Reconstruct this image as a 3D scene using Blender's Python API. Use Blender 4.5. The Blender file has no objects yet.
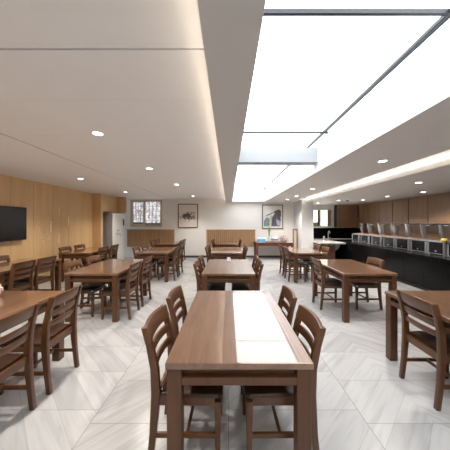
import bpy, bmesh, math, random
from mathutils import Vector, Matrix
random.seed(7)
S = bpy.context.scene
COL = S.collection
PI = math.pi
H = 1.523            # eye height of the photograph

# ------------------------------------------------------------------ materials
def srgb(r, g, b):
    f = lambda c: (c/255/12.92) if c/255 <= .04045 else ((c/255+.055)/1.055)**2.4
    return (f(r), f(g), f(b), 1)

def newmat(name):
    m = bpy.data.materials.new(name); m.use_nodes = True
    nt = m.node_tree
    return m, nt, nt.nodes['Principled BSDF']

def N(nt, typ, **kw):
    n = nt.nodes.new(typ)
    for k, v in kw.items(): setattr(n, k, v)
    return n

def L(nt, a, b): nt.links.new(a, b)

def plain(name, col, rough=.5, metal=0, spec=.5, coat=0, noise=.04, nscale=6, trans=0, emit=0, ecol=None, ior=1.45):
    m, nt, b = newmat(name)
    b.inputs['Roughness'].default_value = rough
    b.inputs['Metallic'].default_value = metal
    b.inputs['Specular IOR Level'].default_value = spec
    b.inputs['Coat Weight'].default_value = coat
    b.inputs['Coat Roughness'].default_value = .08
    b.inputs['Transmission Weight'].default_value = trans
    b.inputs['IOR'].default_value = ior
    if noise:
        tc = N(nt, 'ShaderNodeTexCoord'); n = N(nt, 'ShaderNodeTexNoise')
        n.inputs['Scale'].default_value = nscale; n.inputs['Detail'].default_value = 4
        L(nt, tc.outputs['Object'], n.inputs['Vector'])
        r = N(nt, 'ShaderNodeValToRGB')
        r.color_ramp.elements[0].position = .3; r.color_ramp.elements[1].position = .7
        r.color_ramp.elements[0].color = [c*(1-noise) for c in col[:3]]+[1]
        r.color_ramp.elements[1].color = [min(1, c*(1+noise)) for c in col[:3]]+[1]
        L(nt, n.outputs['Fac'], r.inputs['Fac']); L(nt, r.outputs['Color'], b.inputs['Base Color'])
    else:
        b.inputs['Base Color'].default_value = col
    if emit:
        b.inputs['Emission Color'].default_value = ecol or col
        b.inputs['Emission Strength'].default_value = emit
    return m

def wood(name, dark, light, rough=.35, axis='Y', coat=0, scale=1.0, stripes=0, spec=.5, coat_rough=.08):
    m, nt, b = newmat(name)
    tc = N(nt, 'ShaderNodeTexCoord'); mp = N(nt, 'ShaderNodeMapping')
    st = {'X': (1.2, 14, 14), 'Y': (14, 1.2, 14), 'Z': (14, 14, 1.2)}[axis]
    mp.inputs['Scale'].default_value = [s*scale for s in st]
    L(nt, tc.outputs['Object'], mp.inputs['Vector'])
    oi = N(nt, 'ShaderNodeObjectInfo')
    ad = N(nt, 'ShaderNodeVectorMath', operation='ADD')
    sc = N(nt, 'ShaderNodeMath', operation='MULTIPLY'); sc.inputs[1].default_value = 37
    L(nt, oi.outputs['Random'], sc.inputs[0]); L(nt, mp.outputs[0], ad.inputs[0]); L(nt, sc.outputs[0], ad.inputs[1])
    n = N(nt, 'ShaderNodeTexNoise'); n.inputs['Scale'].default_value = 1.0; n.inputs['Detail'].default_value = 6
    n.inputs['Distortion'].default_value = .8
    L(nt, ad.outputs[0], n.inputs['Vector'])
    n2 = N(nt, 'ShaderNodeTexNoise'); n2.inputs['Scale'].default_value = 5; n2.inputs['Detail'].default_value = 3
    L(nt, ad.outputs[0], n2.inputs['Vector'])
    mx = N(nt, 'ShaderNodeMath', operation='MULTIPLY_ADD'); mx.inputs[1].default_value = .3
    L(nt, n2.outputs['Fac'], mx.inputs[0])
    k = N(nt, 'ShaderNodeMath', operation='MULTIPLY'); k.inputs[1].default_value = .7
    L(nt, n.outputs['Fac'], k.inputs[0]); L(nt, k.outputs[0], mx.inputs[2])
    fac = mx.outputs[0]
    if stripes:   # boards of slightly different tone laid side by side
        sx = N(nt, 'ShaderNodeSeparateXYZ'); L(nt, tc.outputs['Object'], sx.inputs[0])
        d = N(nt, 'ShaderNodeMath', operation='DIVIDE'); d.inputs[1].default_value = stripes
        L(nt, sx.outputs['X'], d.inputs[0])
        fl = N(nt, 'ShaderNodeMath', operation='FLOOR'); L(nt, d.outputs[0], fl.inputs[0])
        wn = N(nt, 'ShaderNodeTexWhiteNoise', noise_dimensions='1D'); L(nt, fl.outputs[0], wn.inputs['W'])
        m2 = N(nt, 'ShaderNodeMath', operation='MULTIPLY_ADD'); m2.inputs[1].default_value = .22
        L(nt, wn.outputs['Value'], m2.inputs[0])
        s2 = N(nt, 'ShaderNodeMath', operation='SUBTRACT'); s2.inputs[1].default_value = .1
        L(nt, fac, s2.inputs[0]); L(nt, s2.outputs[0], m2.inputs[2]); fac = m2.outputs[0]
    r = N(nt, 'ShaderNodeValToRGB')
    r.color_ramp.elements[0].position = .32; r.color_ramp.elements[1].position = .68
    r.color_ramp.elements[0].color = dark; r.color_ramp.elements[1].color = light
    L(nt, fac, r.inputs['Fac']); L(nt, r.outputs['Color'], b.inputs['Base Color'])
    b.inputs['Roughness'].default_value = rough
    b.inputs['Coat Weight'].default_value = coat; b.inputs['Coat Roughness'].default_value = coat_rough
    b.inputs['Specular IOR Level'].default_value = spec
    return m

def emissive(name, col, strength):
    m, nt, b = newmat(name)
    b.inputs['Base Color'].default_value = (.8, .8, .8, 1)
    b.inputs['Emission Color'].default_value = col
    b.inputs['Emission Strength'].default_value = strength
    return m

M = {}
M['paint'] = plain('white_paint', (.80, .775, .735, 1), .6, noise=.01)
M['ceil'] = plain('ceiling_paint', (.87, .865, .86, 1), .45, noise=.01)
M['well'] = plain('skylight_well_paint', (.80, .82, .84, 1), .6, noise=.01)
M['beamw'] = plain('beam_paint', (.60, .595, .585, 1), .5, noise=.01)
M['ceilr'] = plain('right_ceiling_shaded', (.68, .66, .645, 1), .5, noise=.01)  # dimmer light on the right ceiling put into a darker base colour
M['crossb'] = plain('cross_beam_shaded_white', (.40, .425, .45, 1), .6, noise=.01)  # white beam; its shade is put into this greyer colour
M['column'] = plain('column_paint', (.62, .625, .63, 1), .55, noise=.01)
M['groove'] = plain('shadow_groove', (.06, .05, .045, 1), .7, noise=.0)
M['oak'] = wood('oak_laminate_wall', (.64, .415, .205, 1), (.74, .495, .26, 1), .3, 'Z', scale=.5, spec=.5)
M['slat'] = wood('slatted_oak', (.36, .20, .095, 1), (.50, .30, .15, 1), .45, 'Z')
M['cab'] = wood('walnut_cabinet', (.235, .135, .075, 1), (.31, .182, .104, 1), .28, 'Z', scale=.5)
M['top'] = wood('table_top_wood', (.128, .058, .026, 1), (.225, .110, .053, 1), .34, 'Y', coat=1, stripes=.135, coat_rough=.035)
M['top'].node_tree.nodes['Principled BSDF'].inputs['Coat IOR'].default_value = 1.8
M['frame'] = wood('table_frame_wood', (.066, .024, .0075, 1), (.112, .043, .0145, 1), .42, 'Z', coat=.15)
M['chair'] = wood('chair_wood', (.070, .025, .0072, 1), (.128, .048, .0150, 1), .38, 'Z', coat=.2)
M['chairx'] = wood('chair_rail_wood', (.076, .027, .0080, 1), (.140, .053, .0165, 1), .37, 'X', coat=.2)
M['seatw'] = wood('brown_seat', (.026, .010, .004, 1), (.052, .020, .0075, 1), .36, 'Y', coat=.2)
M['seatb'] = plain('black_seat_vinyl', (.018, .014, .013, 1), .34, noise=.1, nscale=40)
M['black'] = plain('matt_black', (.015, .015, .016, 1), .5, noise=.05)
M['screen'] = plain('screen_glass', (.008, .010, .012, 1), .18, noise=0)
M['steel'] = plain('brushed_steel', (.62, .63, .65, 1), .28, metal=1, noise=.08, nscale=30)
M['chrome'] = plain('chrome', (.82, .83, .85, 1), .12, metal=1, noise=0)
M['satin'] = plain('satin_steel', (.74, .77, .80, 1), .25, metal=.65, noise=.05)
M['dsteel'] = plain('satin_grey_steel', (.46, .485, .52, 1), .35, metal=.6, noise=.08)
M['darkbase'] = plain('dark_baseboard', (.06, .05, .045, 1), .5)
M['whiteplastic'] = plain('white_plastic', (.83, .83, .80, 1), .35, noise=.01)
M['greypanel'] = plain('grey_side_panel', (.30, .30, .30, 1), .4, metal=.3)
M['glass'] = plain('clear_glass', (1, 1, 1, 1), .03, trans=1, noise=0, ior=1.3)
M['led_warm'] = emissive('warm_led_strip', (1, .84, .66, 1), 11)
M['led_white'] = emissive('white_led_strip', (1, .90, .76, 1), 9)
M['lamp'] = emissive('downlight_diffuser', (1, .90, .76, 1), 14)
M['sky'] = None
M['food_r'] = plain('cooked_food', (.17, .07, .04, 1), .5, noise=.6, nscale=60)
M['food_y'] = plain('yellow_food', (.75, .55, .06, 1), .5, noise=.35, nscale=60)
M['blue'] = plain('blue_label', (.16, .42, .70, 1), .4)
M['green'] = plain('stem_green', (.10, .26, .09, 1), .5, noise=.25)
M['ceramic'] = plain('glazed_ceramic', (.72, .73, .76, 1), .15, noise=.03)
M['pink'] = plain('pink_petal', (.78, .30, .24, 1), .6, noise=.25, nscale=40)
M['orange'] = plain('orange_petal', (.80, .42, .18, 1), .6, noise=.25, nscale=40)
M['gold'] = plain('pale_gold_inlay', (.86, .68, .44, 1), .35, metal=.0, noise=.1)
M['stonetop'] = plain('pale_stone_worktop', (.42, .41, .40, 1), .2, noise=.1, nscale=25)

def granite():
    m, nt, b = newmat('black_speckled_granite')
    tc = N(nt, 'ShaderNodeTexCoord'); v = N(nt, 'ShaderNodeTexNoise')
    v.inputs['Scale'].default_value = 55; v.inputs['Detail'].default_value = 2
    L(nt, tc.outputs['Object'], v.inputs['Vector'])
    r = N(nt, 'ShaderNodeValToRGB')
    r.color_ramp.elements[0].position = .70; r.color_ramp.elements[1].position = .76
    r.color_ramp.elements[0].color = (.004, .004, .0045, 1); r.color_ramp.elements[1].color = (.16, .15, .13, 1)
    L(nt, v.outputs['Fac'], r.inputs['Fac']); L(nt, r.outputs['Color'], b.inputs['Base Color'])
    b.inputs['Roughness'].default_value = .2; b.inputs['Specular IOR Level'].default_value = .14
    return m
M['granite'] = granite()

def floor_mat():
    # pale veined stone laid in bands about a metre wide; the strips of each band run diagonally and mirror the next band
    m, nt, b = newmat('veined_stone_chevron')
    tc = N(nt, 'ShaderNodeTexCoord'); sx = N(nt, 'ShaderNodeSeparateXYZ'); L(nt, tc.outputs['Object'], sx.inputs[0])
    def mth(op, a, bb=None, c=None):
        n = N(nt, 'ShaderNodeMath', operation=op)
        for i, v in enumerate((a, bb, c)):
            if v is None: continue
            if isinstance(v, (int, float)): n.inputs[i].default_value = v
            else: L(nt, v, n.inputs[i])
        return n.outputs[0]
    X, Y = sx.outputs['X'], sx.outputs['Y']
    BW = 1.05
    u = mth('DIVIDE', X, BW); band = mth('FLOOR', u)
    fu = mth('FRACT', u)
    par = mth('MODULO', mth('ADD', mth('FLOOR', mth('DIVIDE', mth('ADD', X, 1.05), 2.625)), 101), 2)
    # mirrored local coordinate inside the band
    um = mth('ADD', mth('MULTIPLY', fu, mth('SUBTRACT', 1, mth('MULTIPLY', par, 2))), par)
    diag = mth('ADD', mth('DIVIDE', Y, BW), um)          # 45 degree strips, mirrored band by band
    across = mth('SUBTRACT', mth('DIVIDE', Y, BW), um)
    strip = mth('MULTIPLY', diag, 3.6)
    sid = mth('FLOOR', strip); sf = mth('FRACT', strip)
    # rows: groups of strips separated by straight joints
    row = mth('DIVIDE', mth('SUBTRACT', Y, mth('ADD', .44, mth('MULTIPLY', mth('MODULO', mth('ADD', band, 100), 2), -.13))), .49); rid = mth('FLOOR', row); rf = mth('FRACT', row)
    comb = N(nt, 'ShaderNodeCombineXYZ'); L(nt, sid, comb.inputs[0]); L(nt, band, comb.inputs[1]); L(nt, rid, comb.inputs[2])
    wn = N(nt, 'ShaderNodeTexWhiteNoise', noise_dimensions='3D'); L(nt, comb.outputs[0], wn.inputs['Vector'])
    comb2 = N(nt, 'ShaderNodeCombineXYZ'); L(nt, band, comb2.inputs[0]); L(nt, rid, comb2.inputs[1])
    wr = N(nt, 'ShaderNodeTexWhiteNoise', noise_dimensions='3D'); L(nt, comb2.outputs[0], wr.inputs['Vector'])
    # veins running along the strips
    vc = N(nt, 'ShaderNodeCombineXYZ')
    L(nt, mth('MULTIPLY', diag, 13), vc.inputs[0]); L(nt, mth('MULTIPLY', across, 1.3), vc.inputs[1]); L(nt, mth('MULTIPLY', wr.outputs['Value'], 30), vc.inputs[2])
    nz = N(nt, 'ShaderNodeTexNoise'); nz.inputs['Scale'].default_value = 1; nz.inputs['Detail'].default_value = 5; nz.inputs['Distortion'].default_value = .6
    L(nt, vc.outputs[0], nz.inputs['Vector'])
    vr = N(nt, 'ShaderNodeValToRGB')
    vr.color_ramp.elements[0].position = .30; vr.color_ramp.elements[1].position = .55
    vr.color_ramp.elements[0].color = (.39, .386, .383, 1); vr.color_ramp.elements[1].color = (.47, .466, .463, 1)
    L(nt, nz.outputs['Fac'], vr.inputs['Fac'])
    tone = mth('ADD', mth('MULTIPLY', mth('POWER', wn.outputs['Value'], 3.0), -.19), mth('ADD', mth('MULTIPLY', wr.outputs['Value'], -.08), 1.04))
    mul = N(nt, 'ShaderNodeVectorMath', operation='SCALE'); L(nt, vr.outputs['Color'], mul.inputs[0]); L(nt, tone, mul.inputs['Scale'])
    # joints
    def line(fr, w):
        d = mth('MINIMUM', fr, mth('SUBTRACT', 1, fr))
        return mth('LESS_THAN', d, w)
    jl = mth('MAXIMUM', line(fu, .0026), line(rf, .0045))
    js = mth('MULTIPLY', line(sf, .010), .30)
    j = mth('MAXIMUM', mth('MULTIPLY', jl, .62), js)
    mx = N(nt, 'ShaderNodeMix', data_type='RGBA'); L(nt, j, mx.inputs['Factor'])
    L(nt, mul.outputs[0], mx.inputs[6]); mx.inputs[7].default_value = (.16, .15, .14, 1)
    L(nt, mx.outputs[2], b.inputs['Base Color'])
    b.inputs['Roughness'].default_value = .24; b.inputs['Specular IOR Level'].default_value = .5
    return m
M['floor'] = floor_mat()

def sky_panel():
    m, nt, b = newmat('skylight_diffuser')
    tc = N(nt, 'ShaderNodeTexCoord'); n = N(nt, 'ShaderNodeTexNoise'); n.inputs['Scale'].default_value = .8
    L(nt, tc.outputs['Object'], n.inputs['Vector'])
    r = N(nt, 'ShaderNodeValToRGB'); r.color_ramp.elements[0].position = .3; r.color_ramp.elements[1].position = .6
    r.color_ramp.elements[0].color = (.90, .95, 1, 1); r.color_ramp.elements[1].color = (1, 1, 1, 1)
    L(nt, n.outputs['Fac'], r.inputs['Fac']); L(nt, r.outputs['Color'], b.inputs['Emission Color'])
    b.inputs['Emission Strength'].default_value = 4.2
    b.inputs['Base Color'].default_value = (.8, .85, .9, 1); b.inputs['Roughness'].default_value = .3
    return m
M['sky'] = sky_panel()

def window_pane():
    # daylight through patterned glass with bare branches beyond
    m, nt, b = newmat('patterned_window_glass')
    tc = N(nt, 'ShaderNodeTexCoord'); mp = N(nt, 'ShaderNodeMapping'); mp.inputs['Scale'].default_value = (9, 1, 5)
    L(nt, tc.outputs['Object'], mp.inputs['Vector'])
    n = N(nt, 'ShaderNodeTexNoise'); n.inputs['Scale'].default_value = 1.4; n.inputs['Detail'].default_value = 5; n.inputs['Roughness'].default_value = .65
    L(nt, mp.outputs[0], n.inputs['Vector'])
    r = N(nt, 'ShaderNodeValToRGB')
    e = r.color_ramp.elements
    e[0].position = .36; e[0].color = (.16, .16, .19, 1); e[1].position = .62; e[1].color = (.92, .95, 1, 1)
    k = r.color_ramp.elements.new(.47); k.color = (.55, .50, .50, 1)
    L(nt, n.outputs['Fac'], r.inputs['Fac']); L(nt, r.outputs['Color'], b.inputs['Emission Color'])
    b.inputs['Emission Strength'].default_value = 1.0
    b.inputs['Base Color'].default_value = (.1, .1, .11, 1); b.inputs['Roughness'].default_value = .15
    return m
M['pane'] = window_pane()
M['brightpane'] = emissive('bright_window_glass', (1, .95, .88, 1), 1.5)

def art_ink():
    m, nt, b = newmat('ink_print')
    tc = N(nt, 'ShaderNodeTexCoord'); mp = N(nt, 'ShaderNodeMapping')
    mp.inputs['Location'].default_value = (0.02, 0, .02); mp.inputs['Scale'].default_value = (1/.42, 1, 1/.20)
    L(nt, tc.outputs['Object'], mp.inputs['Vector'])
    ln = N(nt, 'ShaderNodeVectorMath', operation='LENGTH'); L(nt, mp.outputs[0], ln.inputs[0])
    n = N(nt, 'ShaderNodeTexNoise'); n.inputs['Scale'].default_value = 9; n.inputs['Detail'].default_value = 5
    L(nt, tc.outputs['Object'], n.inputs['Vector'])
    a = N(nt, 'ShaderNodeMath', operation='MULTIPLY_ADD'); a.inputs[1].default_value = 2.6
    L(nt, n.outputs['Fac'], a.inputs[0]); L(nt, ln.outputs['Value'], a.inputs[2])
    r = N(nt, 'ShaderNodeValToRGB')
    e = r.color_ramp.elements
    e[0].position = .60; e[0].color = (.10, .075, .06, 1); e[1].position = .80; e[1].color = (.74, .68, .62, 1)
    sc = N(nt, 'ShaderNodeMath', operation='MULTIPLY'); sc.inputs[1].default_value = .36
    L(nt, a.outputs[0], sc.inputs[0]); L(nt, sc.outputs[0], r.inputs['Fac'])
    L(nt, r.outputs['Color'], b.inputs['Base Color']); b.inputs['Roughness'].default_value = .35
    return m
M['ink'] = art_ink()
M['mat_paper'] = plain('pale_paper', (.70, .70, .68, 1), .4, noise=.05)

# ------------------------------------------------------------------ mesh helpers
def box(bm, x0, x1, y0, y1, z0, z1, bev=0, seg=2):
    vs = [bm.verts.new(p) for p in ((x0,y0,z0),(x1,y0,z0),(x1,y1,z0),(x0,y1,z0),(x0,y0,z1),(x1,y0,z1),(x1,y1,z1),(x0,y1,z1))]
    fs = [bm.faces.new([vs[i] for i in f]) for f in ((3,2,1,0),(4,5,6,7),(0,1,5,4),(1,2,6,5),(2,3,7,6),(3,0,4,7))]
    if bev:
        es = list({e for f in fs for e in f.edges})
        bmesh.ops.bevel(bm, geom=es, offset=bev, segments=seg, affect='EDGES', profile=.5)
    return vs

def loft(bm, rings, bev=0, seg=2, close=True):
    """rings: lists of equal-length points; skin them, capping both ends"""
    R = [[bm.verts.new(p) for p in r] for r in rings]
    n = len(R[0]); fs = []
    for a, b in zip(R, R[1:]):
        for i in range(n):
            fs.append(bm.faces.new((a[i], a[(i+1) % n], b[(i+1) % n], b[i])))
    fs.append(bm.faces.new(R[0][::-1])); fs.append(bm.faces.new(R[-1]))
    if bev:
        bmesh.ops.recalc_face_normals(bm, faces=fs)
        es = [e for e in {e for f in fs for e in f.edges} if len(e.link_faces) == 2 and e.calc_face_angle(0) > .5]
        bmesh.ops.bevel(bm, geom=es, offset=bev, segments=seg, affect='EDGES', profile=.5)

def lathe(bm, prof, cx=0, cy=0, n=24):
    rings = []
    for r, z in prof:
        rings.append([bm.verts.new((cx+r*math.cos(2*PI*i/n), cy+r*math.sin(2*PI*i/n), z)) for i in range(n)])
    for a, b in zip(rings, rings[1:]):
        for i in range(n):
            bm.faces.new((a[i], a[(i+1) % n], b[(i+1) % n], b[i]))
    bm.faces.new(rings[0][::-1]); bm.faces.new(rings[-1])

def tube(bm, pts, r, n=8):
    pts = [Vector(p) for p in pts]; rings = []
    for i, p in enumerate(pts):
        d = (pts[min(i+1, len(pts)-1)]-pts[max(i-1, 0)]).normalized()
        up = Vector((0, 0, 1)) if abs(d.z) < .9 else Vector((1, 0, 0))
        a = d.cross(up).normalized(); b = d.cross(a).normalized()
        rr = r[i] if isinstance(r, (list, tuple)) else r
        rings.append([p+a*rr*math.cos(2*PI*k/n)+b*rr*math.sin(2*PI*k/n) for k in range(n)])
    loft(bm, rings)

def obj(name, bm, mat, parent=None, smooth=False, loc=None):
    bmesh.ops.recalc_face_normals(bm, faces=bm.faces[:])
    me = bpy.data.meshes.new(name); bm.to_mesh(me); bm.free()
    for m in (mat if isinstance(mat, (list, tuple)) else [mat]): me.materials.append(m)
    if smooth:
        for p in me.polygons: p.use_smooth = True
        try: me.set_sharp_from_angle(angle=math.radians(40))
        except Exception: pass
    o = bpy.data.objects.new(name, me); COL.objects.link(o)
    if parent: o.parent = parent
    if loc: o.location = loc
    return o

def bx(name, mat, dims, parent=None, bev=0, loc=None):
    bm = bmesh.new(); box(bm, *dims, bev=bev); return obj(name, bm, mat, parent, loc=loc)

def struct(name, bm, mat, parent=None):
    o = obj(name, bm, mat, parent)
    o['kind'] = 'structure'
    return o

def sbox(name, mat, *boxes):
    bm = bmesh.new()
    for b in boxes: box(bm, *b)
    return struct(name, bm, mat)

def thing(name, label, cat, loc=(0, 0, 0), rz=0, group=None):
    o = bpy.data.objects.new(name, None); COL.objects.link(o)
    o.empty_display_size = .1
    o.location = loc; o.rotation_euler = (0, 0, rz)
    tag(o, label, cat, group)
    return o

def tag(o, label, cat, group=None):
    o['label'] = label; o['category'] = cat
    if group: o['group'] = group

def dup(root, loc, rz, label, group=None):
    r = root.copy(); COL.objects.link(r); r.location = loc; r.rotation_euler = (0, 0, rz)
    r['label'] = label
    if group: r['group'] = group
    for ch in list(root.children):
        c = ch.copy(); COL.objects.link(c); c.parent = r
        for g in list(ch.children):
            d = g.copy(); COL.objects.link(d); d.parent = c
    return r

# ------------------------------------------------------------------ room
ZL, ZB, ZR, ZS, ZG = 2.533, 2.425, 2.413, 2.323, 2.955   # ceilings: left, beam underside, right, soffit, skylight glass
YB = 10.25; Y0 = -2.6; XL = -4.75; XR = 6.25; YK = 10.95
BX0, BX1 = -.127, .152      # beam
WX = 1.56                   # right side of the skylight well

sbox('floor', M['floor'], (XL-.2, XR+.1, Y0-.1, YK+.1, -.1, 0))

# left ceiling: painted panels with a few fine joints and one dark groove
bm = bmesh.new()
GX = -2.58
box(bm, XL-.2, GX-.014, Y0-.1, YB+.1, ZL, ZL+.05)
ys = [Y0-.1, 1.37, YB+.1]
box(bm, GX+.014, BX0-.012, Y0-.1, 1.363, ZL, ZL+.05)
box(bm, GX+.014, BX0-.012, 1.377, 1.931, ZL, ZL+.05)
box(bm, GX+.014, BX0-.012, 1.934, 2.70, ZL, ZL+.05)
box(bm, GX+.014, BX0-.012, 2.702, YB+.1, ZL, ZL+.05)
struct('ceiling', bm, M['ceil'])
sbox('trim_1', M['groove'], (GX-.05, GX+.05, Y0, YB, ZL+.05, ZL+.06), (GX, BX0, 1.35, 1.39, ZL+.05, ZL+.06), (GX, BX0, 1.91, 1.95, ZL+.05, ZL+.06), (GX, BX0, 2.68, 2.72, ZL+.05, ZL+.06))
# beam between left ceiling and skylight
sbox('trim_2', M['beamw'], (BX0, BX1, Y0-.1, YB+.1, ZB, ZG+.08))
# right ceiling with a fine joint, the cove slot, the lower soffit
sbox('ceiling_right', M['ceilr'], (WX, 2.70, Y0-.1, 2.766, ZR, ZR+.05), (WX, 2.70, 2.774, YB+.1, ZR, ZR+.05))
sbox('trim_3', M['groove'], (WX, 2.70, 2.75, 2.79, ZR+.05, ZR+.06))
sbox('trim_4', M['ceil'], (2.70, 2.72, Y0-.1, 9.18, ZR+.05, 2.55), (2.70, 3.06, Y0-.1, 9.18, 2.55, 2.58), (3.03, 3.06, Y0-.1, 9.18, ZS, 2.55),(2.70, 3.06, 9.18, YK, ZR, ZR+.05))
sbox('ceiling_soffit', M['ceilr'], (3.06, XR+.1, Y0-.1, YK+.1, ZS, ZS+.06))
# skylight well: right side and far end, roof curb
sbox('wall_skylight', M['well'], (WX, WX+.05, Y0-.1, YB+.1, ZR+.05, ZG+.08), (BX1, WX, 9.98, YB+.1, ZR, ZG+.08))
# white cross beam in the well
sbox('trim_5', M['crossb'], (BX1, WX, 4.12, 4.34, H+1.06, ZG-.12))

# walls
sbox('wall_right', M['cab'], (XR, XR+.1, Y0, YK+.1, 0, ZS))
sbox('wall_rear', M['paint'], (XL-.1, XR+.1, Y0-.1, Y0, 0, ZG))
WX0, WX1, WZ0, WZ1 = -4.27, -2.90, 1.335, 2.50
XE = 2.857
sbox('wall_back', M['paint'], (XL-.2, WX0, YB, YB+.12, 0, ZL), (WX1, XE, YB, YB+.12, 0, ZL), (WX0, WX1, YB, YB+.12, 0, WZ0), (WX0, WX1, YB, YB+.12, WZ1, ZL))
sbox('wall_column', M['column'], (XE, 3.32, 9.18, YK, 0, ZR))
KW0, KW1, KZ0, KZ1 = 3.66, 4.85, 1.31, 2.15
sbox('wall_kitchen', M['paint'], (3.32, KW0, YK, YK+.1, 0, ZS), (KW1, XR, YK, YK+.1, 0, ZS), (KW0, KW1, YK, YK+.1, 0, KZ0), (KW0, KW1, YK, YK+.1, KZ1, ZS))
sbox('baseboard_back', M['darkbase'], (-4.0, XE, YB-.015, YB, 0, .085))
sbox('baseboard_column', M['darkbase'], (XE, 3.32, 9.168, 9.18, 0, .07))

# oak panelled left wall with vertical grooves
bm = bmesh.new()
y = Y0
edges = [Y0, -2.0, -1.4, -.8, -.2, .4, 1.0, 1.6, 2.2, 2.8, 3.4, 4.0, 4.6, 5.12, 5.72, 6.35, 6.98, 7.60, 8.21]
for a, b in zip(edges, edges[1:]): box(bm, XL-.04, XL, a+.003, b-.003, 0, ZL)
struct('wall_left', bm, M['oak']); bm = bmesh.new()
box(bm, XL-.04, -4.46, 8.21, 8.36, 0, ZL)                 # projecting pier
box(bm, XL-.04, -4.46, 8.36, 9.38, 1.92, ZL)              # over the appliance niche
box(bm, XL-.04, -4.72, 8.36, 9.38, 0, 1.92)
box(bm, XL-.04, -4.09, 9.38, 9.42, 1.90, ZL)                 # return panel behind the appliance
struct('wall_niche', bm, M['oak'])
sbox('trim_6', M['groove'], (XL-.06, XL-.03, Y0, 9.4, 0, ZL))

# back window with its wooden frame, two sashes, lattice and panes
w = bpy.data.objects.new('window_1', None); COL.objects.link(w); w['kind'] = 'structure'
bm = bmesh.new()
for d in ((WX0, WX0+.05, YB-.02, YB+.1, WZ0, WZ1), (WX1-.05, WX1, YB-.02, YB+.1, WZ0, WZ1), (WX0+.05, WX1-.05, YB-.02, YB+.1, WZ0, WZ0+.06), (WX0+.05, WX1-.05, YB-.02, YB+.1, WZ1-.05, WZ1)):
    box(bm, *d)
obj('window_frame', bm, plain('window_frame_wood', (.58, .46, .33, 1), .4), w)
xm = -3.66
wcream = plain('cream_sash', (.66, .58, .47, 1), .4)
for (a, b, wd) in ((WX0+.05, xm, .07), (xm, WX1-.05, .03)):
    bm = bmesh.new()
    box(bm, a, a+wd, YB, YB+.05, WZ0+.06, WZ1-.05); box(bm, b-wd, b, YB, YB+.05, WZ0+.06, WZ1-.05)
    box(bm, a+wd, b-wd, YB, YB+.05, WZ0+.06, WZ0+.06+wd*.7); box(bm, a+wd, b-wd, YB, YB+.05, WZ1-.05-wd*.7, WZ1-.05)
    obj('sash', bm, wcream if wd > .06 else plain('grey_sash', (.40, .36, .32, 1), .4), w)
    bm = bmesh.new(); box(bm, a+wd, b-wd, YB+.035, YB+.045, WZ0+.06+wd*.7, WZ1-.05-wd*.7); obj('pane', bm, M['pane'], w)
    bm = bmesh.new(); xa, xb = a+wd, b-wd; z0, z1 = WZ0+.06+wd*.7, WZ1-.05-wd*.7
    for i in range(1, 4): box(bm, xa+(xb-xa)*i/4-.006, xa+(xb-xa)*i/4+.006, YB+.02, YB+.034, z0, z1)
    for i in range(1, 5): box(bm, xa, xb, YB+.022, YB+.032, z0+(z1-z0)*i/5-.006, z0+(z1-z0)*i/5+.006)
    box(bm, xa, xb, YB+.015, YB+.034, z0, z0+.09)
    obj('lattice', bm, plain('grey_lattice', (.26, .26, .28, 1), .4), w)
sbox('trim_7', M['paint'], (WX0-.05, WX1+.05, YB-.05, YB+.0, WZ0-.05, WZ0))

# skylight panels and bars
w = bpy.data.objects.new('window_2', None); COL.objects.link(w); w['kind'] = 'structure'
bars = [-1.0, 1.585, 3.70, 5.9, 7.9, 9.86]
seg = [Y0]+bars+[9.98]
for a, b in zip(seg, seg[1:]):
    bx('pane', M['sky'], (BX1, WX, a+.01, b-.01, ZG, ZG+.02), w)
bm = bmesh.new()
for y in bars:
    t = .024 if y in (1.585, 3.70, 9.86) else .010
    box(bm, BX1, WX, y-t/2, y+t/2, ZG-(.03 if t > .02 else .012), ZG+.01)
darkbar = plain('dark_skylight_bar', (.035, .04, .05, 1), .4)
obj('glazing_bar', bm, darkbar, w)
bx('edge_bar', darkbar, (WX-.085, WX-.066, Y0, 9.98, ZG-.025, ZG+.01), w)
bx('edge_bar', darkbar, (WX-.050, WX-.034, Y0, 9.98, ZG-.025, ZG+.01), w)

# LED coves
bx('cove_strip', M['led_warm'], (BX0-.0032, BX0-.0004, Y0, YB-.05, ZB+.030, ZB+.048)); o = bpy.data.objects['cove_strip']
tag(o, 'warm light strip along the left side of the white ceiling beam', 'light strip')
o = bx('cove_strip', M['led_white'], (3.010, 3.029, Y0, 9.15, 2.428, 2.448)); tag(o, 'white light strip in the right ceiling cove above the buffet side', 'light strip')

# slatted oak wall panels
def slat_panel(x0, x1, z0, z1, label):
    t = thing('slatted_wall_panel', label, 'wall panel', ((x0+x1)/2, YB, z0), 0, 'slatted wood panels on the back wall')
    hw = (x1-x0)/2; h = z1-z0
    bx('backing_board', plain('dark_backing', (.17, .095, .045, 1), .6), (-hw, hw, -.025, -.002, 0, h), t)
    bm = bmesh.new(); n = int((x1-x0)/.088)
    for i in range(n):
        c = -hw+(i+.5)*(2*hw)/n
        box(bm, c-.034, c+.034, -.05, -.025, .0, h-.03)
    obj('slats', bm, M['slat'], t)
    bx('top_rail', M['slat'], (-hw-.012, hw+.012, -.06, -.002, h-.03, h), t, bev=.004)
slat_panel(-4.42, -2.36, .47, 1.215, 'long slatted oak panel on the back wall below the window')
slat_panel(-.955, 1.16, .47, 1.215, 'slatted oak panel on the back wall behind the centre tables')

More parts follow.
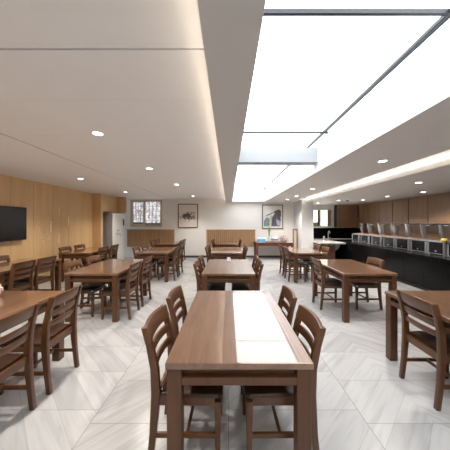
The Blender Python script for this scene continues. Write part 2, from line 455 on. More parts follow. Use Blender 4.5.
# ------------------------------------------------------------------ tables
def make_table(label):
    t = thing('dining_table', label, 'table', (0, 0, 0), 0, 'wooden dining tables')
    w, l = .41, .69
    bm = bmesh.new(); box(bm, -w, w, -l, l, .712, .75, bev=.006, seg=3); obj('table_top', bm, M['top'], t)
    bm = bmesh.new()
    for s in (-1, 1):
        a, b = sorted((s*(l-.045), s*(l-.068))); box(bm, -w+.09, w-.09, a, b, .60, .712)
        a, b = sorted((s*(w-.045), s*(w-.068))); box(bm, a, b, -l+.09, l-.09, .60, .712)
    obj('apron', bm, M['frame'], t)
    bm = bmesh.new()
    for s in (-1, 1):
        a, b = sorted((s*(l-.012), s*(l-.045))); box(bm, -w+.088, w-.088, a, b, .618, .662, bev=.004)
        a, b = sorted((s*(w-.012), s*(w-.045))); box(bm, a, b, -l+.088, l-.088, .618, .662, bev=.004)
    obj('rail', bm, M['frame'], t)
    for sx in (-1, 1):
        for sy in (-1, 1):
            x0, x1 = sorted((sx*(w-.008), sx*(w-.090))); y0, y1 = sorted((sy*(l-.008), sy*(l-.090)))
            bm = bmesh.new(); box(bm, x0, x1, y0, y1, 0.0, .712, bev=.005); obj('leg', bm, M['frame'], t)
    return t

# ------------------------------------------------------------------ chairs (built facing +Y)
def make_chair(label, seat_mat):
    t = thing('dining_chair', label, 'chair', (0, 0, 0), 0, 'slat-back dining chairs')
    hw = .215
    # rear legs run up as back posts
    prof = [(0, -.245, .036), (.20, -.222, .042), (.44, -.205, .056), (.60, -.213, .050), (.74, -.242, .044), (.86, -.278, .036)]
    def yc(z):
        for (z0, y0, _), (z1, y1, _) in zip(prof, prof[1:]):
            if z <= z1: return y0+(y1-y0)*(z-z0)/(z1-z0)
        return prof[-1][1]
    for s in (-1, 1):
        bm = bmesh.new(); rings = []
        xo, xi = s*hw, s*(hw-.036)
        for z, y, d in prof: rings.append([(xo, y-d/2, z), (xi, y-d/2, z), (xi, y+d/2, z), (xo, y+d/2, z)])
        loft(bm, rings, bev=.004); obj('leg', bm, M['chair'], t, True)
        bm = bmesh.new(); rings = []
        for z, d in ((0, .030), (.40, .042)):
            cx, cy = s*(hw-.024), .185
            rings.append([(cx-d/2, cy-d/2, z), (cx+d/2, cy-d/2, z), (cx+d/2, cy+d/2, z), (cx-d/2, cy+d/2, z)])
        loft(bm, rings, bev=.004); obj('leg', bm, M['chair'], t, True)
    # curved crest and slats
    def slat(name, z0, z1, th, bow, x, crown=0.0, fwd=0):
        bm = bmesh.new(); rings = []; n = 12
        for i in range(n+1):
            u = -1+2*i/n; xx = x*u; b = -bow*(1-u*u)
            zt = z1+crown*(1-u*u)
            ya, yb = yc(z0)+b+fwd, yc(z1)+b+fwd
            rings.append([(xx, ya-th/2, z0), (xx, ya+th/2, z0), (xx, yb+th/2, zt), (xx, yb-th/2, zt)])
        loft(bm, rings, bev=.003); obj(name, bm, M['chairx'], t, True)
    slat('crest_rail', .765, .862, .024, .030, hw+.002, .006, .012)
    slat('slat', .670, .725, .016, .026, hw-.034)
    slat('slat', .575, .628, .016, .022, hw-.034)
    # seat frame, seat, stretchers
    bm = bmesh.new()
    for s in (-1, 1):
        a, b = sorted((s*(hw-.006), s*(hw-.034))); box(bm, a, b, -.185, .166, .375, .428, bev=.003)
    box(bm, -hw+.04, hw-.04, .172, .198, .375, .428, bev=.003)
    box(bm, -hw+.034, hw-.034, -.215, -.19, .375, .440, bev=.003)
    obj('seat_frame', bm, M['chairx'], t)
    bm = bmesh.new()
    rings = []
    for z, k in ((.428, 1), (.440, 1.01), (.452, .985), (.458, .93)):
        fx, fy0, fy1 = (hw+.004)*k, -.178, .215*k
        rings.append([(-fx*.95, fy0, z), (fx*.95, fy0, z), (fx, fy1-.03, z), (fx-.03, fy1, z), (-fx+.03, fy1, z), (-fx, fy1-.03, z)])
    loft(bm, rings, bev=.003); obj('seat', bm, seat_mat, t, True)
    for s in (-1, 1):
        a, b = sorted((s*(hw-.012), s*(hw-.032)))
        bm = bmesh.new(); box(bm, a, b, -.208, .170, .165, .195, bev=.003); obj('stretcher', bm, M['chairx'], t)
    bm = bmesh.new(); box(bm, -hw+.032, hw-.032, -.02, .0, .168, .192, bev=.003); obj('stretcher', bm, M['chairx'], t)
    return t

TAB = [None]; CH = {}
def table(x, y, label):
    if TAB[0] is None:
        TAB[0] = make_table(label); TAB[0].location = (x, y, 0); return TAB[0]
    return dup(TAB[0], (x, y, 0), 0, label)

def chair(x, y, face, label, kind='b', turn=0):
    rz = {'R': -PI/2, 'L': PI/2, 'U': 0, 'D': PI}[face]+math.radians(turn)   # R: looks to the right (+X)
    if kind not in CH:
        CH[kind] = make_chair(label, M['seatw'] if kind == 'w' else M['seatb'])
        CH[kind].location = (x, y, 0); CH[kind].rotation_euler = (0, 0, rz); return
    dup(CH[kind], (x, y, 0), rz, label)

# rows: table centre x, centre y, table label, phrase used for its chairs
G = .125   # how far the chair's centre sits inside the table edge
def seat_set(x, y, label, phrase, lefts, rights, kind='b', gl=G, gr=G):
    table(x, y, label)
    nm = lambda lst, i: '' if len(lst) == 1 else (', nearer end' if i == 0 else ', far end')
    for i, dy in enumerate(lefts):
        chair(x-.40+gl, y+dy, 'R', 'slat-back wooden chair, left side of %s%s' % (phrase, nm(lefts, i)), kind, random.uniform(-1.5, 1.5))
    for i, dy in enumerate(rights):
        chair(x+.40-gr, y+dy, 'L', 'slat-back wooden chair, right side of %s%s' % (phrase, nm(rights, i)), kind, random.uniform(-1.5, 1.5))

seat_set(.060, 1.98, 'dark wood dining table nearest the camera, white skylight mirrored in its top', 'the nearest centre table', (-.30, .28), (-.30, .30), 'w', .09, .145)
seat_set(0.0, 4.24, 'second table back in the centre row, with a small white caddy on it', 'the second centre table', (-.30, .32), (-.30, .32), 'b', .13, .13)
seat_set(-.05, 6.66, 'third wooden table back in the centre row', 'the third centre table', (-.30, .32), (-.30, .32))
seat_set(-.07, 9.10, 'farthest centre-row table, in front of the slatted oak panel', 'the farthest centre table', (-.30, .32), (-.30, .32))
seat_set(-2.26, 1.98, 'wooden table cut off by the left edge, with a pale cup on it', 'the table at the left edge', (), (-.26, .30), 'w', .12, -.02)
seat_set(-2.10, 4.27, 'second table back in the left row, behind the two big front-left chairs', 'the second left-row table', (-.28, .32), (-.38, .22), 'b', .12, .10)
seat_set(-1.95, 6.66, 'third table back in the left row, its top catching the light', 'the third left-row table', (-.30, .32), (-.30, .32), 'b', .12, .10)
seat_set(-2.30, 9.10, 'farthest left-row table, before the panel under the window', 'the farthest left-row table', (-.30, .32), (-.30, .32))
seat_set(-3.98, 4.35, 'table by the oak wall below the black television', 'the table below the television', (.22,), (-.36, .14), 'b', .165, .145)
seat_set(-3.92, 6.66, 'table by the oak wall, in front of the tall white appliance', 'the oak-wall table near the white appliance', (-.30, .32), (-.30, .32), 'b', .16, .12)
seat_set(2.18, 1.98, 'wooden table cut off by the right edge, one chair at its left side', 'the table at the right edge', (.13,), (), 'w', .165)
seat_set(2.16, 4.25, 'second table back on the right, before the black buffet counter', 'the second right-row table', (.05,), (.06,), 'b', .10, .13)
seat_set(2.07, 6.60, 'farthest right-row table, beside the white column', 'the farthest right-row table', (-.36, .28), (-.30, .32), 'b', .12, .12)

# things on the tables
t = thing('condiment_caddy', 'small white caddy standing on the second centre table', 'caddy', (0.0, 4.72, .75))
bm = bmesh.new(); lathe(bm, [(.045, 0), (.05, .004), (.05, .018), (.044, .02)], n=20); obj('tray', bm, M['whiteplastic'], t, True)
for i in range(3):
    a = i*2*PI/3
    bm = bmesh.new(); lathe(bm, [(.016, .02), (.018, .05), (.013, .065), (.007, .075)], .024*math.cos(a), .024*math.sin(a), 12); obj('shaker', bm, M['ceramic'], t, True)
t = thing('cup', 'pale rounded cup on the table at the left photo edge', 'cup', (-2.46, 2.47, .75))
bm = bmesh.new(); lathe(bm, [(.035, 0), (.042, .004), (.055, .05), (.052, .115), (.047, .115), (.049, .05), (.03, .01)], n=24); obj('bowl', bm, plain('pale_pink_ceramic', (.62, .50, .44, 1), .3), t, True)
bm = bmesh.new(); tube(bm, [(.052, 0, .095), (.082, 0, .09), (.09, 0, .06), (.075, 0, .035), (.05, 0, .035)], .006); obj('handle', bm, plain('pale_pink_handle', (.62, .50, .44, 1), .3), t, True)

# ------------------------------------------------------------------ left wall things
t = thing('television', 'flat black television mounted high on the oak wall', 'television', (XL+.055, 4.77, 1.13))
bx('wall_bracket', M['black'], (-.0548, .01, -.2, .2, .2, .5), t)
bx('casing', M['black'], (.01, .055, -.635, .635, 0, .735), t, bev=.004)
bx('screen', M['screen'], (.055, .058, -.622, .622, .022, .722), t)
bx('sensor_bar', M['black'], (.02, .052, -.05, .05, -.012, 0.001), t)

# inlaid metal decoration on the oak wall: vertical columns of small dashes
t = thing('wall_art', 'pale gold relief of small dashes in vertical columns on oak wall', 'wall decoration', (XL, 6.4, 1.35))
dz = []
cols = [(-.55, .48, -.05), (-.40, .46, -.42), (-.22, .30, -.30), (-.06, .56, .1), (.10, .58, -.45), (.24, .5, -.1), (.40, .42, -.30), (.58, .45, -.48)]
for yy, z1, z0 in cols:
    z = z1
    while z > z0:
        for k in range(2):
            wd = random.uniform(.02, .06); oy = random.uniform(-.05, .05)
            if random.random() < .75:
                dz.append((yy+oy, wd, z))
        z -= random.uniform(.026, .045)
for yy, wd, z in dz[:98]: bx('dash', M['gold'], (0.0, .006, yy-wd/2, yy+wd/2, z, z+.010), t)
for yy, z1, hh, wd in ((-.13, .22, .30, .055), (.17, .58, .20, .045), (.17, -.12, .30, .04), (.55, .36, .26, .045)):
    bm = bmesh.new(); box(bm, 0.0, .012, yy-wd/2, yy+wd/2, z1-hh, z1, bev=.003); obj('bar', bm, plain('polished_gold_bar', (.92, .76, .52, 1), .25, metal=.0, noise=.05), t)

t = thing('refrigerator', 'tall white appliance with a small black display in the oak niche', 'refrigerator', (-4.18, 8.94, 0))
bm = bmesh.new(); box(bm, -.50, -.03, -.43, .46, .05, 1.85, bev=.01); obj('body', bm, M['greypanel'], t)
bm = bmesh.new(); box(bm, -.03, .02, -.43, .46, .06, 1.85, bev=.008); obj('door', bm, M['whiteplastic'], t)
bx('display', M['black'], (.02, .028, .33, .42, 1.40, 1.65), t)
bx('foot', M['black'], (-.48, .0, -.40, .40, 0, .05), t)
bm = bmesh.new()
for i in range(7):   # faint grey leaf decoration on the door
    a = random.uniform(-.4, .6); c = Vector((.0215, random.uniform(-.18, .12), 1.15+random.uniform(-.12, .12)))
    pts = [c+Vector((0, math.cos(a)*u*.11-math.sin(a)*v*.025, math.sin(a)*u*.11+math.cos(a)*v*.025)) for u, v in ((-1, 0), (0, -1), (1, 0), (0, 1))]
    loft(bm, [[p-Vector((.002, 0, 0)) for p in pts], pts])
obj('decal', bm, plain('grey_leaf_decal', (.48, .48, .47, 1), .4), t)

# ------------------------------------------------------------------ pictures on the back wall
def picture(x0, x1, z0, z1, label, fmat, inner, fw=.03):
    cx, cz = (x0+x1)/2, (z0+z1)/2; hw, hh = (x1-x0)/2, (z1-z0)/2
    t = thing('framed_picture', label, 'picture', (cx, YB, cz), 0, 'framed pictures on the back wall')
    bm = bmesh.new()
    for d in ((-hw, -hw+fw, -hh, hh), (hw-fw, hw, -hh, hh), (-hw+fw, hw-fw, -hh, -hh+fw), (-hw+fw, hw-fw, hh-fw, hh)):
        box(bm, d[0], d[1], -.04, -.001, d[2], d[3], bev=.003)
    obj('frame', bm, fmat, t)
    bx('print', inner, (-hw+fw, hw-fw, -.022, -.004, -hh+fw, hh-fw), t)
    return t, hw-fw, hh-fw
picture(-2.20, -1.33, 1.295, 2.33, 'dark-framed pale picture with a brown ink shape, left of centre panel', plain('dark_frame', (.045, .03, .022, 1), .35), M['ink'])
t, a, b = picture(1.46, 2.375, 1.245, 2.30, 'brown-framed colourful abstract picture above the console table', plain('brown_frame', (.12, .075, .05, 1), .35), M['mat_paper'], .035)
def patch(name, pts, col, depth):
    bm = bmesh.new(); loft(bm, [[(x*a, -.0225-depth, z*b) for x, z in pts], [(x*a, -.02, z*b) for x, z in pts]])
    obj(name, bm, plain(name+'_paint', col, .5, noise=.35, nscale=14), t)
patch('painted_shape', [(-.2, -.85), (.75, -.85), (.85, -.2), (.6, .2), (.2, .25), (-.1, -.1)], (.10, .10, .16, 1), .001)
patch('painted_shape', [(.05, .35), (.3, .55), (.65, .65), (.85, .55), (.88, .1), (.7, -.3), (.55, .1), (.3, .25)], (.13, .09, .08, 1), .002)
patch('painted_shape', [(.35, -.1), (.8, -.4), (.85, -.8), (.45, -.75)], (.42, .42, .52, 1), .003)
patch('painted_shape', [(-.9, -.85), (-.3, -.85), (-.3, -.15), (-.6, -.05), (-.9, -.4)], (.20, .30, .33, 1), .002)
patch('painted_shape', [(-.25, -.8), (-.1, -.8), (-.05, 0), (-.2, .1)], (.50, .50, .14, 1), .004)
patch('painted_shape', [(-.6, .05), (.05, .3), (.0, .38), (-.65, .15)], (.22, .2, .18, 1), .003)

# ------------------------------------------------------------------ console table and what stands on it
t = thing('console_table', 'long reddish-brown console table against the back wall', 'console table', (1.85, 9.80, 0))
rw = wood('reddish_wood', (.10, .030, .018, 1), (.17, .055, .032, 1), .35, 'X')
bx('table_top', rw, (-.75, .75, -.40, .40, .685, .72), t, bev=.004)
bx('apron', rw, (-.70, .70, -.36, -.335, .575, .685), t)
for sx in (-1, 1):
    for sy in (-1, 1):
        x0, x1 = sorted((sx*.74, sx*.66)); y0, y1 = sorted((sy*.39, sy*.31))
        bx('leg', rw, (x0, x1, y0, y1, 0, .685), t, bev=.004)
ZT = .72
bt = None
for i in range(4):
    x, y = 1.20+.085*i, 9.50
    lab = 'small blue-labelled water bottle on the console, %s in a row of four' % ('leftmost', 'second from left', 'third from left', 'rightmost')[i]
    if bt is None:
        bt = thing('water_bottle', lab, 'bottle', (x, y, ZT), 0, 'water bottles on the console')
        bm = bmesh.new(); lathe(bm, [(.034, 0), (.036, .01), (.036, .13), (.014, .165), (.014, .172)], n=16); obj('bottle_body', bm, plain('bottle_plastic', (.80, .86, .90, 1), .15), bt, True)
        bm = bmesh.new(); lathe(bm, [(.0368, .02), (.0374, .022), (.0374, .118), (.0368, .12)], n=16); obj('paper_label', bm, M['blue'], bt, True)
        bm = bmesh.new(); lathe(bm, [(.016, .172), (.016, .188)], n=12); obj('cap', bm, M['blue'], bt, True)
        bt.scale = (1.1, 1.1, 1.25)
    else: dup(bt, (x, y, ZT), 0, lab)
t = thing('vase_of_stems', 'slim glass vase of tall green stems on the console', 'vase', (1.68, 9.72, ZT))
bm = bmesh.new(); lathe(bm, [(.045, 0), (.05, .01), (.055, .12), (.042, .2), (.05, .24), (.047, .24), (.038, .2), (.05, .12), (.04, .012)], n=20); obj('vase', bm, plain('green_glass', (.55, .72, .62, 1), .08, noise=0), t, True)
for i in range(9):
    a = i*2*PI/9; r = random.uniform(.04, .08); h = random.uniform(.48, .62)
    bm = bmesh.new(); tube(bm, [(.015*math.cos(a), .015*math.sin(a), .241), (.4*r*math.cos(a), .4*r*math.sin(a), .24+.5*(h-.24)), (r*math.cos(a), r*math.sin(a), h)], [.006, .005, .003], 6)
    c = Vector((r*math.cos(a), r*math.sin(a), h)); q = Vector((math.cos(a), math.sin(a), .2))*.07; s = Vector((-math.sin(a), math.cos(a), 0))*.016
    loft(bm, [[c-q*.2, c+s, c+q, c-s], [p+Vector((0, 0, .004)) for p in (c-q*.2, c+s, c+q, c-s)]])
    obj('stem', bm, M['green'], t)
t = thing('ceramic_pot', 'round pale ceramic pot on the console beside the flowers', 'pot', (1.90, 9.70, ZT))
bm = bmesh.new(); lathe(bm, [(.08, 0), (.12, .02), (.145, .10), (.14, .18), (.115, .24), (.12, .26), (.108, .26), (.10, .24), (.12, .17), (.09, .03)], n=28); obj('pot', bm, M['ceramic'], t, True)
bm = bmesh.new(); lathe(bm, [(.1462, .085), (.148, .10), (.146, .125), (.1455, .13)], n=28); obj('painted_band', bm, plain('blue_grey_band', (.16, .18, .26, 1), .2), t, True)
t = thing('flower_arrangement', 'pink and orange flower arrangement at the console\'s right half', 'flowers', (2.29, 9.74, ZT))
bm = bmesh.new(); lathe(bm, [(.09, 0), (.11, .01), (.16, .07), (.165, .08), (.15, .08), (.10, .02)], n=24); obj('bowl', bm, M['ceramic'], t, True)
for i in range(22):
    a = random.uniform(0, 2*PI); r = .17*math.sqrt(random.random()); z = .10+random.uniform(0, .20)*(1-r/.25)
    bm = bmesh.new(); n = 6; c = Vector((r*math.cos(a), r*math.sin(a)*.8, z))
    bmesh.ops.create_icosphere(bm, subdivisions=1, radius=.016, matrix=Matrix.Translation(c))
    for k in range(n):
        b_ = 2*PI*k/n; d = Vector((math.cos(b_), math.sin(b_), .5)).normalized()*.045; s = Vector((-math.sin(b_), math.cos(b_), 0))*.018
        pts = [c, c+d*.6+s, c+d, c+d*.6-s]
        loft(bm, [pts, [p+Vector((0, 0, .004)) for p in pts]])
    obj('blossom', bm, (M['pink'], M['orange'], M['ceramic'])[i % 3], t)
for i in range(12):
    a = i*2*PI/12; bm = bmesh.new()
    c = Vector((.12*math.cos(a), .10*math.sin(a), .09)); q = Vector((math.cos(a), math.sin(a), .5)).normalized()*.12; s = Vector((-math.sin(a), math.cos(a), 0))*.022
    pts = [c, c+q*.5+s, c+q, c+q*.5-s]; loft(bm, [pts, [p+Vector((0, 0, .004)) for p in pts]]); obj('leaf', bm, M['green'], t)
# papers/cards lying on the console
for i, (x, y, rz, c) in enumerate(((2.46, 9.48, .1, (.8, .8, .78, 1)),)):
    o = bx('folded_card', plain('white_card', c, .5), (-.11, .11, -.07, .07, 0, .02), bev=.002, loc=(x, y, ZT)); o.rotation_euler.z = rz
    tag(o, 'white card lying at the right end of the console', 'card')
t = thing('wooden_floor_frame', 'narrow upright brown wooden frame between console and white column', 'frame', (2.725, 9.62, 0))
fm = wood('brown_frame_wood', (.10, .06, .035, 1), (.17, .10, .06, 1), .4, 'Z')
bm = bmesh.new()
for d in ((-.095, -.06, .04, 1.255), (.06, .095, .04, 1.255), (-.06, .06, .04, .08), (-.06, .06, 1.215, 1.255)): box(bm, d[0], d[1], -.02, .02, d[2], d[3], bev=.003)
obj('frame', bm, fm, t)
bx('infill_panel', plain('beige_infill', (.50, .42, .33, 1), .5), (-.06, .06, -.006, .006, .08, 1.215), t)
bm = bmesh.new(); box(bm, -.095, -.06, -.11, .11, 0, .04, bev=.004); box(bm, .06, .095, -.11, .11, 0, .04, bev=.004); obj('foot', bm, fm, t)

# ------------------------------------------------------------------ buffet side
t = thing('buffet_counter', 'long black speckled stone counter carrying the chafing dishes', 'counter', (0, 0, 0))
bx('worktop', M['granite'], (4.28, XR-.02, 1.0, 10.05, .765, .80), t, bev=.004)
bm = bmesh.new(); y = 1.04
while y < 10.0:
    box(bm, 4.35, 4.37, y+.003, min(y+.597, 10.02), .08, .765); y += .60
obj('front_panel', bm, M['granite'], t)
bx('carcass', M['black'], (4.37, XR-.02, 1.04, 10.02, .08, .765), t)
bx('plinth', M['black'], (4.40, XR-.02, 1.04, 10.02, 0, .08), t)

edges = [10.58, 9.86, 9.12, 8.38, 7.64, 6.90, 6.16, 5.42]
wp = ['at the far corner', 'second from the far corner', 'third from the far corner', 'fourth from the far corner', 'fifth from the far corner', 'sixth from the far corner', 'nearest, just past the right photo edge']
cb = None
for i, (b, a) in enumerate(zip(edges, edges[1:])):
    lab = 'walnut wall cabinet above the buffet, %s' % wp[i]
    loc = (5.85, (a+b)/2, 1.505)
    if cb is None:
        cb = thing('wall_cabinet', lab, 'cabinet', loc, 0, 'wall cabinets above the buffet')
        w = (b-a)/2
        bx('carcass', M['black'], (.02, XR-5.85-.002, -w+.001, w-.001, 0, ZS-1.505-.002), cb)
        bx('door', M['cab'], (0, .02, -w+.0025, w-.0025, 0, ZS-1.505-.006), cb, bev=.002)
        bx('edge_strip', M['steel'], (.002, .018, -w+.0025, w-.0025, -.012, 0.0), cb)
    else: dup(cb, loc, 0, lab)
t = thing('wall_cabinet', 'walnut wall cabinet facing the room beside the kitchen window', 'cabinet', (5.38, 10.78, 1.30))
bx('carcass', M['black'], (-.46, .46, -.15, .165, 0, ZS-1.302), t)
bx('door', M['cab'], (-.46, -.002, -.17, -.15, 0, ZS-1.306), t, bev=.002)
bx('door', M['cab'], (.002, .46, -.17, -.15, 0, ZS-1.306), t, bev=.002)

def make_chafer(label):
    # faces the room (-X); local x runs back from the front edge, y along the counter
    t = thing('chafing_dish', label, 'chafing dish', (0, 0, 0), 0, 'chafing dishes on the buffet')
    w, d = .235, .42
    bm = bmesh.new()
    for sy in (-1, 1):
        a, b = sorted((sy*w, sy*(w-.042)))
        box(bm, 0, .045, a, b, .0, .27, bev=.004); box(bm, d-.045, d, a, b, .0, .27, bev=.004)
    box(bm, .0, d, -w, w, .282, .30, bev=.004); box(bm, .0, d, -w, w, .02, .036, bev=.003)
    obj('frame', bm, M['dsteel'], t)
    bx('front_panel', M['screen'], (.006, d-.012, -w+.03, w-.03, .034, .284), t)
    bx('control_knob', M['chrome'], (-.012, .012, -.02, .02, .07, .10), t, bev=.003)
    bm = bmesh.new(); box(bm, .03, d-.03, -w+.02, w-.02, .30, .315, bev=.003); obj('food_pan', bm, M['steel'], t)
    bm = bmesh.new(); n = 10; g = [[bm.verts.new((.05+(d-.10)*i/n, -w+.04+(2*w-.08)*j/n, .316+.022*math.sin(PI*i/n)*math.sin(PI*j/n)+random.uniform(0, .008))) for j in range(n+1)] for i in range(n+1)]
    for i in range(n):
        for j in range(n): bm.faces.new((g[i][j], g[i+1][j], g[i+1][j+1], g[i][j+1]))
    base = [bm.verts.new(v) for v in ((.05, -w+.04, .315), (d-.05, -w+.04, .315), (d-.05, w-.04, .315), (.05, w-.04, .315))]
    bm.faces.new(base)
    obj('food', bm, M['food_r'], t, True)
    # lid standing open: curved glass with steel cheeks and rim
    arc = [(d-.02-.13*math.sin(u*PI/2)*0 - .12*(u**2), .315+.375*math.sin(u*PI/2)) for u in [i/8 for i in range(9)]]
    bm = bmesh.new(); rings = []
    for x, z in arc: rings.append([(x, -w+.015, z), (x, w-.015, z), (x+.006, w-.015, z), (x+.006, -w+.015, z)])
    loft(bm, rings); lid = obj('lid', bm, M['glass'], t)
    for sy in (-1, 1):
        bm = bmesh.new()
        y0, y1 = sorted((sy*w, sy*(w-.014)))
        rr = []
        for x, z in arc:
            wd = .028+.045*math.sin(PI*min(1, (z-.315)/.375))
            rr.append([(x-wd, y0, z), (x-wd, y1, z), (x+.008, y1, z), (x+.008, y0, z)])
        loft(bm, rr, bev=.002); obj('lid_side', bm, M['satin'], lid)
    x, z = arc[-1]
    bm = bmesh.new(); box(bm, x-.03, x+.01, -w, w, z-.008, z+.012, bev=.004); obj('lid_rim', bm, plain('dark_steel', (.10, .10, .11, 1), .3, metal=.8), lid)
    bm = bmesh.new(); tube(bm, [(x-.03, -.07, z-.03), (x-.065, -.06, z-.035), (x-.07, 0, z-.037), (x-.065, .06, z-.035), (x-.03, .07, z-.03)], .007); obj('lid_handle', bm, M['chrome'], lid, True)
    return t
far_edges = [8.80, 8.22, 7.60, 7.02, 6.50, 5.97, 5.47, 4.98]
cw = ['farthest along the counter', 'second from the far end', 'third from the far end', 'fourth from the far end', 'fifth from the far end', 'sixth from the far end', 'seventh from the far end, beside the yellow food', 'cut by the right photo edge', 'outside the right edge']
cf = None
for i, e in enumerate(far_edges):
    lab = 'open-lidded steel chafing dish, %s' % cw[i]
    loc = (4.62, e-.24, .80)
    if cf is None: cf = make_chafer(lab); cf.location = loc
    else: r = dup(cf, loc, 0, lab)
# yellow food lying on the rim of one dish
t = thing('lemon_plate', 'small plate of yellow food in front of the dish lids, far right', 'plate of food', (4.585, 5.0, .80))
bm = bmesh.new(); lathe(bm, [(.02, .0), (.02, .30), (.05, .31), (.085, .325), (.08, .328), (.02, .315)], n=20)
obj('stand', bm, M['steel'], t, True)
bm = bmesh.new()
for i in range(9):
    a = i*2.4; r = .05*math.sqrt(i/9)
    bmesh.ops.create_icosphere(bm, subdivisions=2, radius=.026, matrix=Matrix.Translation((r*math.cos(a), r*math.sin(a), .345+.016*(i % 2))))
obj('yellow_pieces', bm, M['food_y'], t, True)

# ------------------------------------------------------------------ kitchen behind the column
t = thing('kitchen_counter', 'pale-topped kitchen counter with dark cupboards behind the column', 'counter', (0, 0, 0))
KX1 = 4.27
bx('worktop', M['stonetop'], (3.325, KX1, 8.55, YK-.005, .735, .783), t, bev=.005)
bx('carcass', M['black'], (3.33, KX1-.25, 8.86, YK-.005, .08, .735), t)
bx('plinth', M['black'], (3.34, KX1-.28, 8.90, YK-.01, 0, .08), t)
dm = wood('dark_cupboard', (.075, .038, .022, 1), (.12, .06, .035, 1), .35, 'Z')
for a, b in ((3.335, 3.55), (3.555, 3.78), (3.785, 4.015)):
    f = bx('door', dm, (a, b, 8.84, 8.86, .10, .725), t, bev=.002)
    bx('handle', M['steel'], (a+.05, b-.05, 8.825, 8.84, .67, .685), f)
bm = bmesh.new()   # curved bracket carrying the overhanging end of the worktop
pts = [(KX1-.25, .735), (KX1-.02, .735), (KX1-.06, .62), (KX1-.13, .52), (KX1-.25, .44)]
loft(bm, [[(x, 8.88, z) for x, z in pts], [(x, 10.2, z) for x, z in pts]]); obj('end_bracket', bm, M['greypanel'], t)
sbox('wall_backsplash', M['granite'], (3.32, XR-.002, YK-.004, YK+.0, .783, 1.27))
# faucet and soap bottle
t = thing('faucet', 'tall chrome faucet on the pale kitchen counter', 'faucet', (4.12, 9.70, .783))
bm = bmesh.new(); lathe(bm, [(.035, 0), (.035, .02), (.022, .03), (.022, .12), (.018, .13)], n=18); obj('base', bm, M['chrome'], t, True)
bm = bmesh.new(); tube(bm, [(0, 0, .13), (0, 0, .32), (0, -.03, .37), (0, -.08, .38), (0, -.13, .36), (0, -.15, .30)], .015, 10); obj('spout', bm, M['chrome'], t, True)
bm = bmesh.new(); tube(bm, [(.022, 0, .10), (.09, 0, .13)], .008); obj('lever', bm, M['chrome'], t, True)
t = thing('soap_dispenser', 'small steel pump dispenser left of the kitchen faucet', 'dispenser', (3.95, 9.72, .783))
bm = bmesh.new(); lathe(bm, [(.038, 0), (.04, .01), (.04, .15), (.02, .18)], n=18); obj('bottle_body', bm, M['steel'], t, True)
bm = bmesh.new(); tube(bm, [(0, 0, .18), (0, 0, .225), (0, -.05, .225)], .007); obj('pump', bm, M['black'], t, True)
# kitchen window
w = bpy.data.objects.new('window_3', None); COL.objects.link(w); w['kind'] = 'structure'
bm = bmesh.new()
for d in ((KW0, KW0+.05, KZ0, KZ1), (KW1-.06, KW1, KZ0, KZ1), (KW0+.05, KW1-.06, KZ0, KZ0+.05), (KW0+.05, KW1-.06, KZ1-.05, KZ1), (4.24, 4.29, KZ0+.05, KZ1-.05)): box(bm, d[0], d[1], YK-.02, YK+.06, d[2], d[3])
obj('window_frame', bm, plain('white_window_frame', (.70, .66, .60, 1), .4), w)
bx('mullion', plain('brown_mullion', (.14, .09, .06, 1), .4), (4.16, 4.24, YK-.005, YK+.05, KZ0+.05, KZ1-.05), w)
bx('pane', M['brightpane'], (KW0+.05, 4.16, YK+.03, YK+.04, KZ0+.22, KZ1-.05), w)
bx('pane', M['brightpane'], (4.29, 4.62, YK+.03, YK+.04, KZ0+.05, KZ1-.05), w)
bx('side_panel', plain('brown_curtain_panel', (.26, .20, .15, 1), .6), (4.62, KW1-.06, YK+.01, YK+.04, KZ0+.05, KZ1-.05), w)
bx('lower_panel', plain('grey_panel', (.3, .28, .26, 1), .6), (KW0+.05, 4.16, YK+.01, YK+.04, KZ0+.05, KZ0+.22), w)

# ------------------------------------------------------------------ downlights
dl = None
def downlight(x, y, z, label, watts, size=.055):
    global dl
    if dl is None:
        dl = thing('downlight', label, 'downlight', (x, y, z), 0, 'recessed downlights')
        bm = bmesh.new(); n = 28
        for r0, r1, z0, z1 in ((.055, .072, -.004, -.004),):
            R = [[bm.verts.new((r*math.cos(2*PI*i/n), r*math.sin(2*PI*i/n), zz)) for i in range(n)] for r, zz in ((.052, 0), (.052, -.005), (.072, -.004), (.074, 0))]
            for a, b in zip(R, R[1:]+R[:1]):
                for i in range(n): bm.faces.new((a[i], a[(i+1) % n], b[(i+1) % n], b[i]))
        obj('trim_ring', bm, M['whiteplastic'], dl, True)
        bm = bmesh.new(); lathe(bm, [(.052, -.004), (.052, -.001)], n=28); obj('diffuser', bm, M['lamp'], dl)
        ld = bpy.data.lights.new('downlight_lamp', 'SPOT'); ld.energy = watts; ld.spot_size = math.radians(125); ld.spot_blend = .7
        ld.shadow_soft_size = .05; ld.color = (1, .93, .85)
        lo = bpy.data.objects.new('downlight_lamp', ld); COL.objects.link(lo); lo.parent = dl; lo.location = (0, 0, -.02)
        return dl
    return dup(dl, (x, y, z), 0, label)
LW = 135
for i, (y, x) in enumerate(((2.66, -1.48), (4.39, -1.48), (6.25, -1.38), (9.0, -1.36))):
    downlight(x, y, ZL, 'recessed downlight in the left ceiling, %s in the row beside the beam' % ('nearest', 'second', 'third', 'farthest')[i], LW)
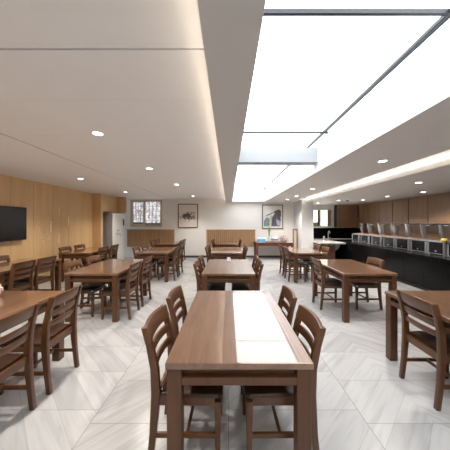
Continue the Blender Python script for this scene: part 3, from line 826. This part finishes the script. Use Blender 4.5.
for i, (y, x) in enumerate(((5.42, -3.41), (7.78, -3.41))):
    downlight(x, y, ZL, 'recessed downlight over the oak wall tables, %s of two' % ('nearer', 'farther')[i], LW)
for i, (y, x) in enumerate(((3.40, 2.23), (6.24, 2.23), (7.95, 2.30), (9.05, 2.27))):
    downlight(x, y, ZR, 'recessed downlight between skylight and right cove, %s in its row' % ('nearest', 'second', 'third', 'farthest')[i], LW)
for i, (y, x) in enumerate(((4.71, 3.81), (7.2, 4.87), (8.3, 4.75), (8.5, 3.98), (9.6, 3.66), (6.16, 5.1))):
    downlight(x, y, ZS, 'recessed downlight in the lower ceiling over the buffet, %s' % ('nearest the room', 'above the middle dishes', 'above the farthest dishes', 'right of the column', 'just behind the column', 'close to the cabinets')[i], LW)
for (y, x, w_) in ((3.06, -3.41, 'beside the television'), (.8, -3.41, 'nearest the rear'), (.85, -1.48, 'above the front-left table')):  # unseen extra downlights, added to brighten the oak wall
    downlight(x, y, ZL, 'added unseen downlight brightening the oak wall, %s' % w_, LW)
t = thing('smoke_detector', 'small dark ceiling detector over the kitchen end', 'detector', (4.3, 8.5, ZS))
bm = bmesh.new(); lathe(bm, [(.05, 0), (.05, -.012), (.035, -.03), (.03, -.03)], n=20); obj('body', bm, M['black'], t, True)

# ------------------------------------------------------------------ world, camera, colour
W = bpy.data.worlds.new('World'); S.world = W; W.use_nodes = True
W.node_tree.nodes['Background'].inputs[0].default_value = (.8, .9, 1, 1); W.node_tree.nodes['Background'].inputs[1].default_value = .5
cd = bpy.data.cameras.new('camera'); co = bpy.data.objects.new('camera', cd); COL.objects.link(co)
cd.sensor_width = 36; cd.lens = 235/450*36; cd.shift_x = -3.5/450; cd.shift_y = -2.5/450; cd.clip_start = .05
co.location = (0, 0, H); co.rotation_euler = (PI/2, 0, 0)
S.camera = co
S.view_settings.view_transform = 'Standard'; S.view_settings.look = 'None'; S.view_settings.gamma = 1; S.view_settings.use_curve_mapping = False
S.view_settings.exposure = 0.06
try:
    S.cycles.use_denoising = True
    S.cycles.max_bounces = 10; S.cycles.diffuse_bounces = 6; S.cycles.sample_clamp_indirect = 6
except Exception: pass
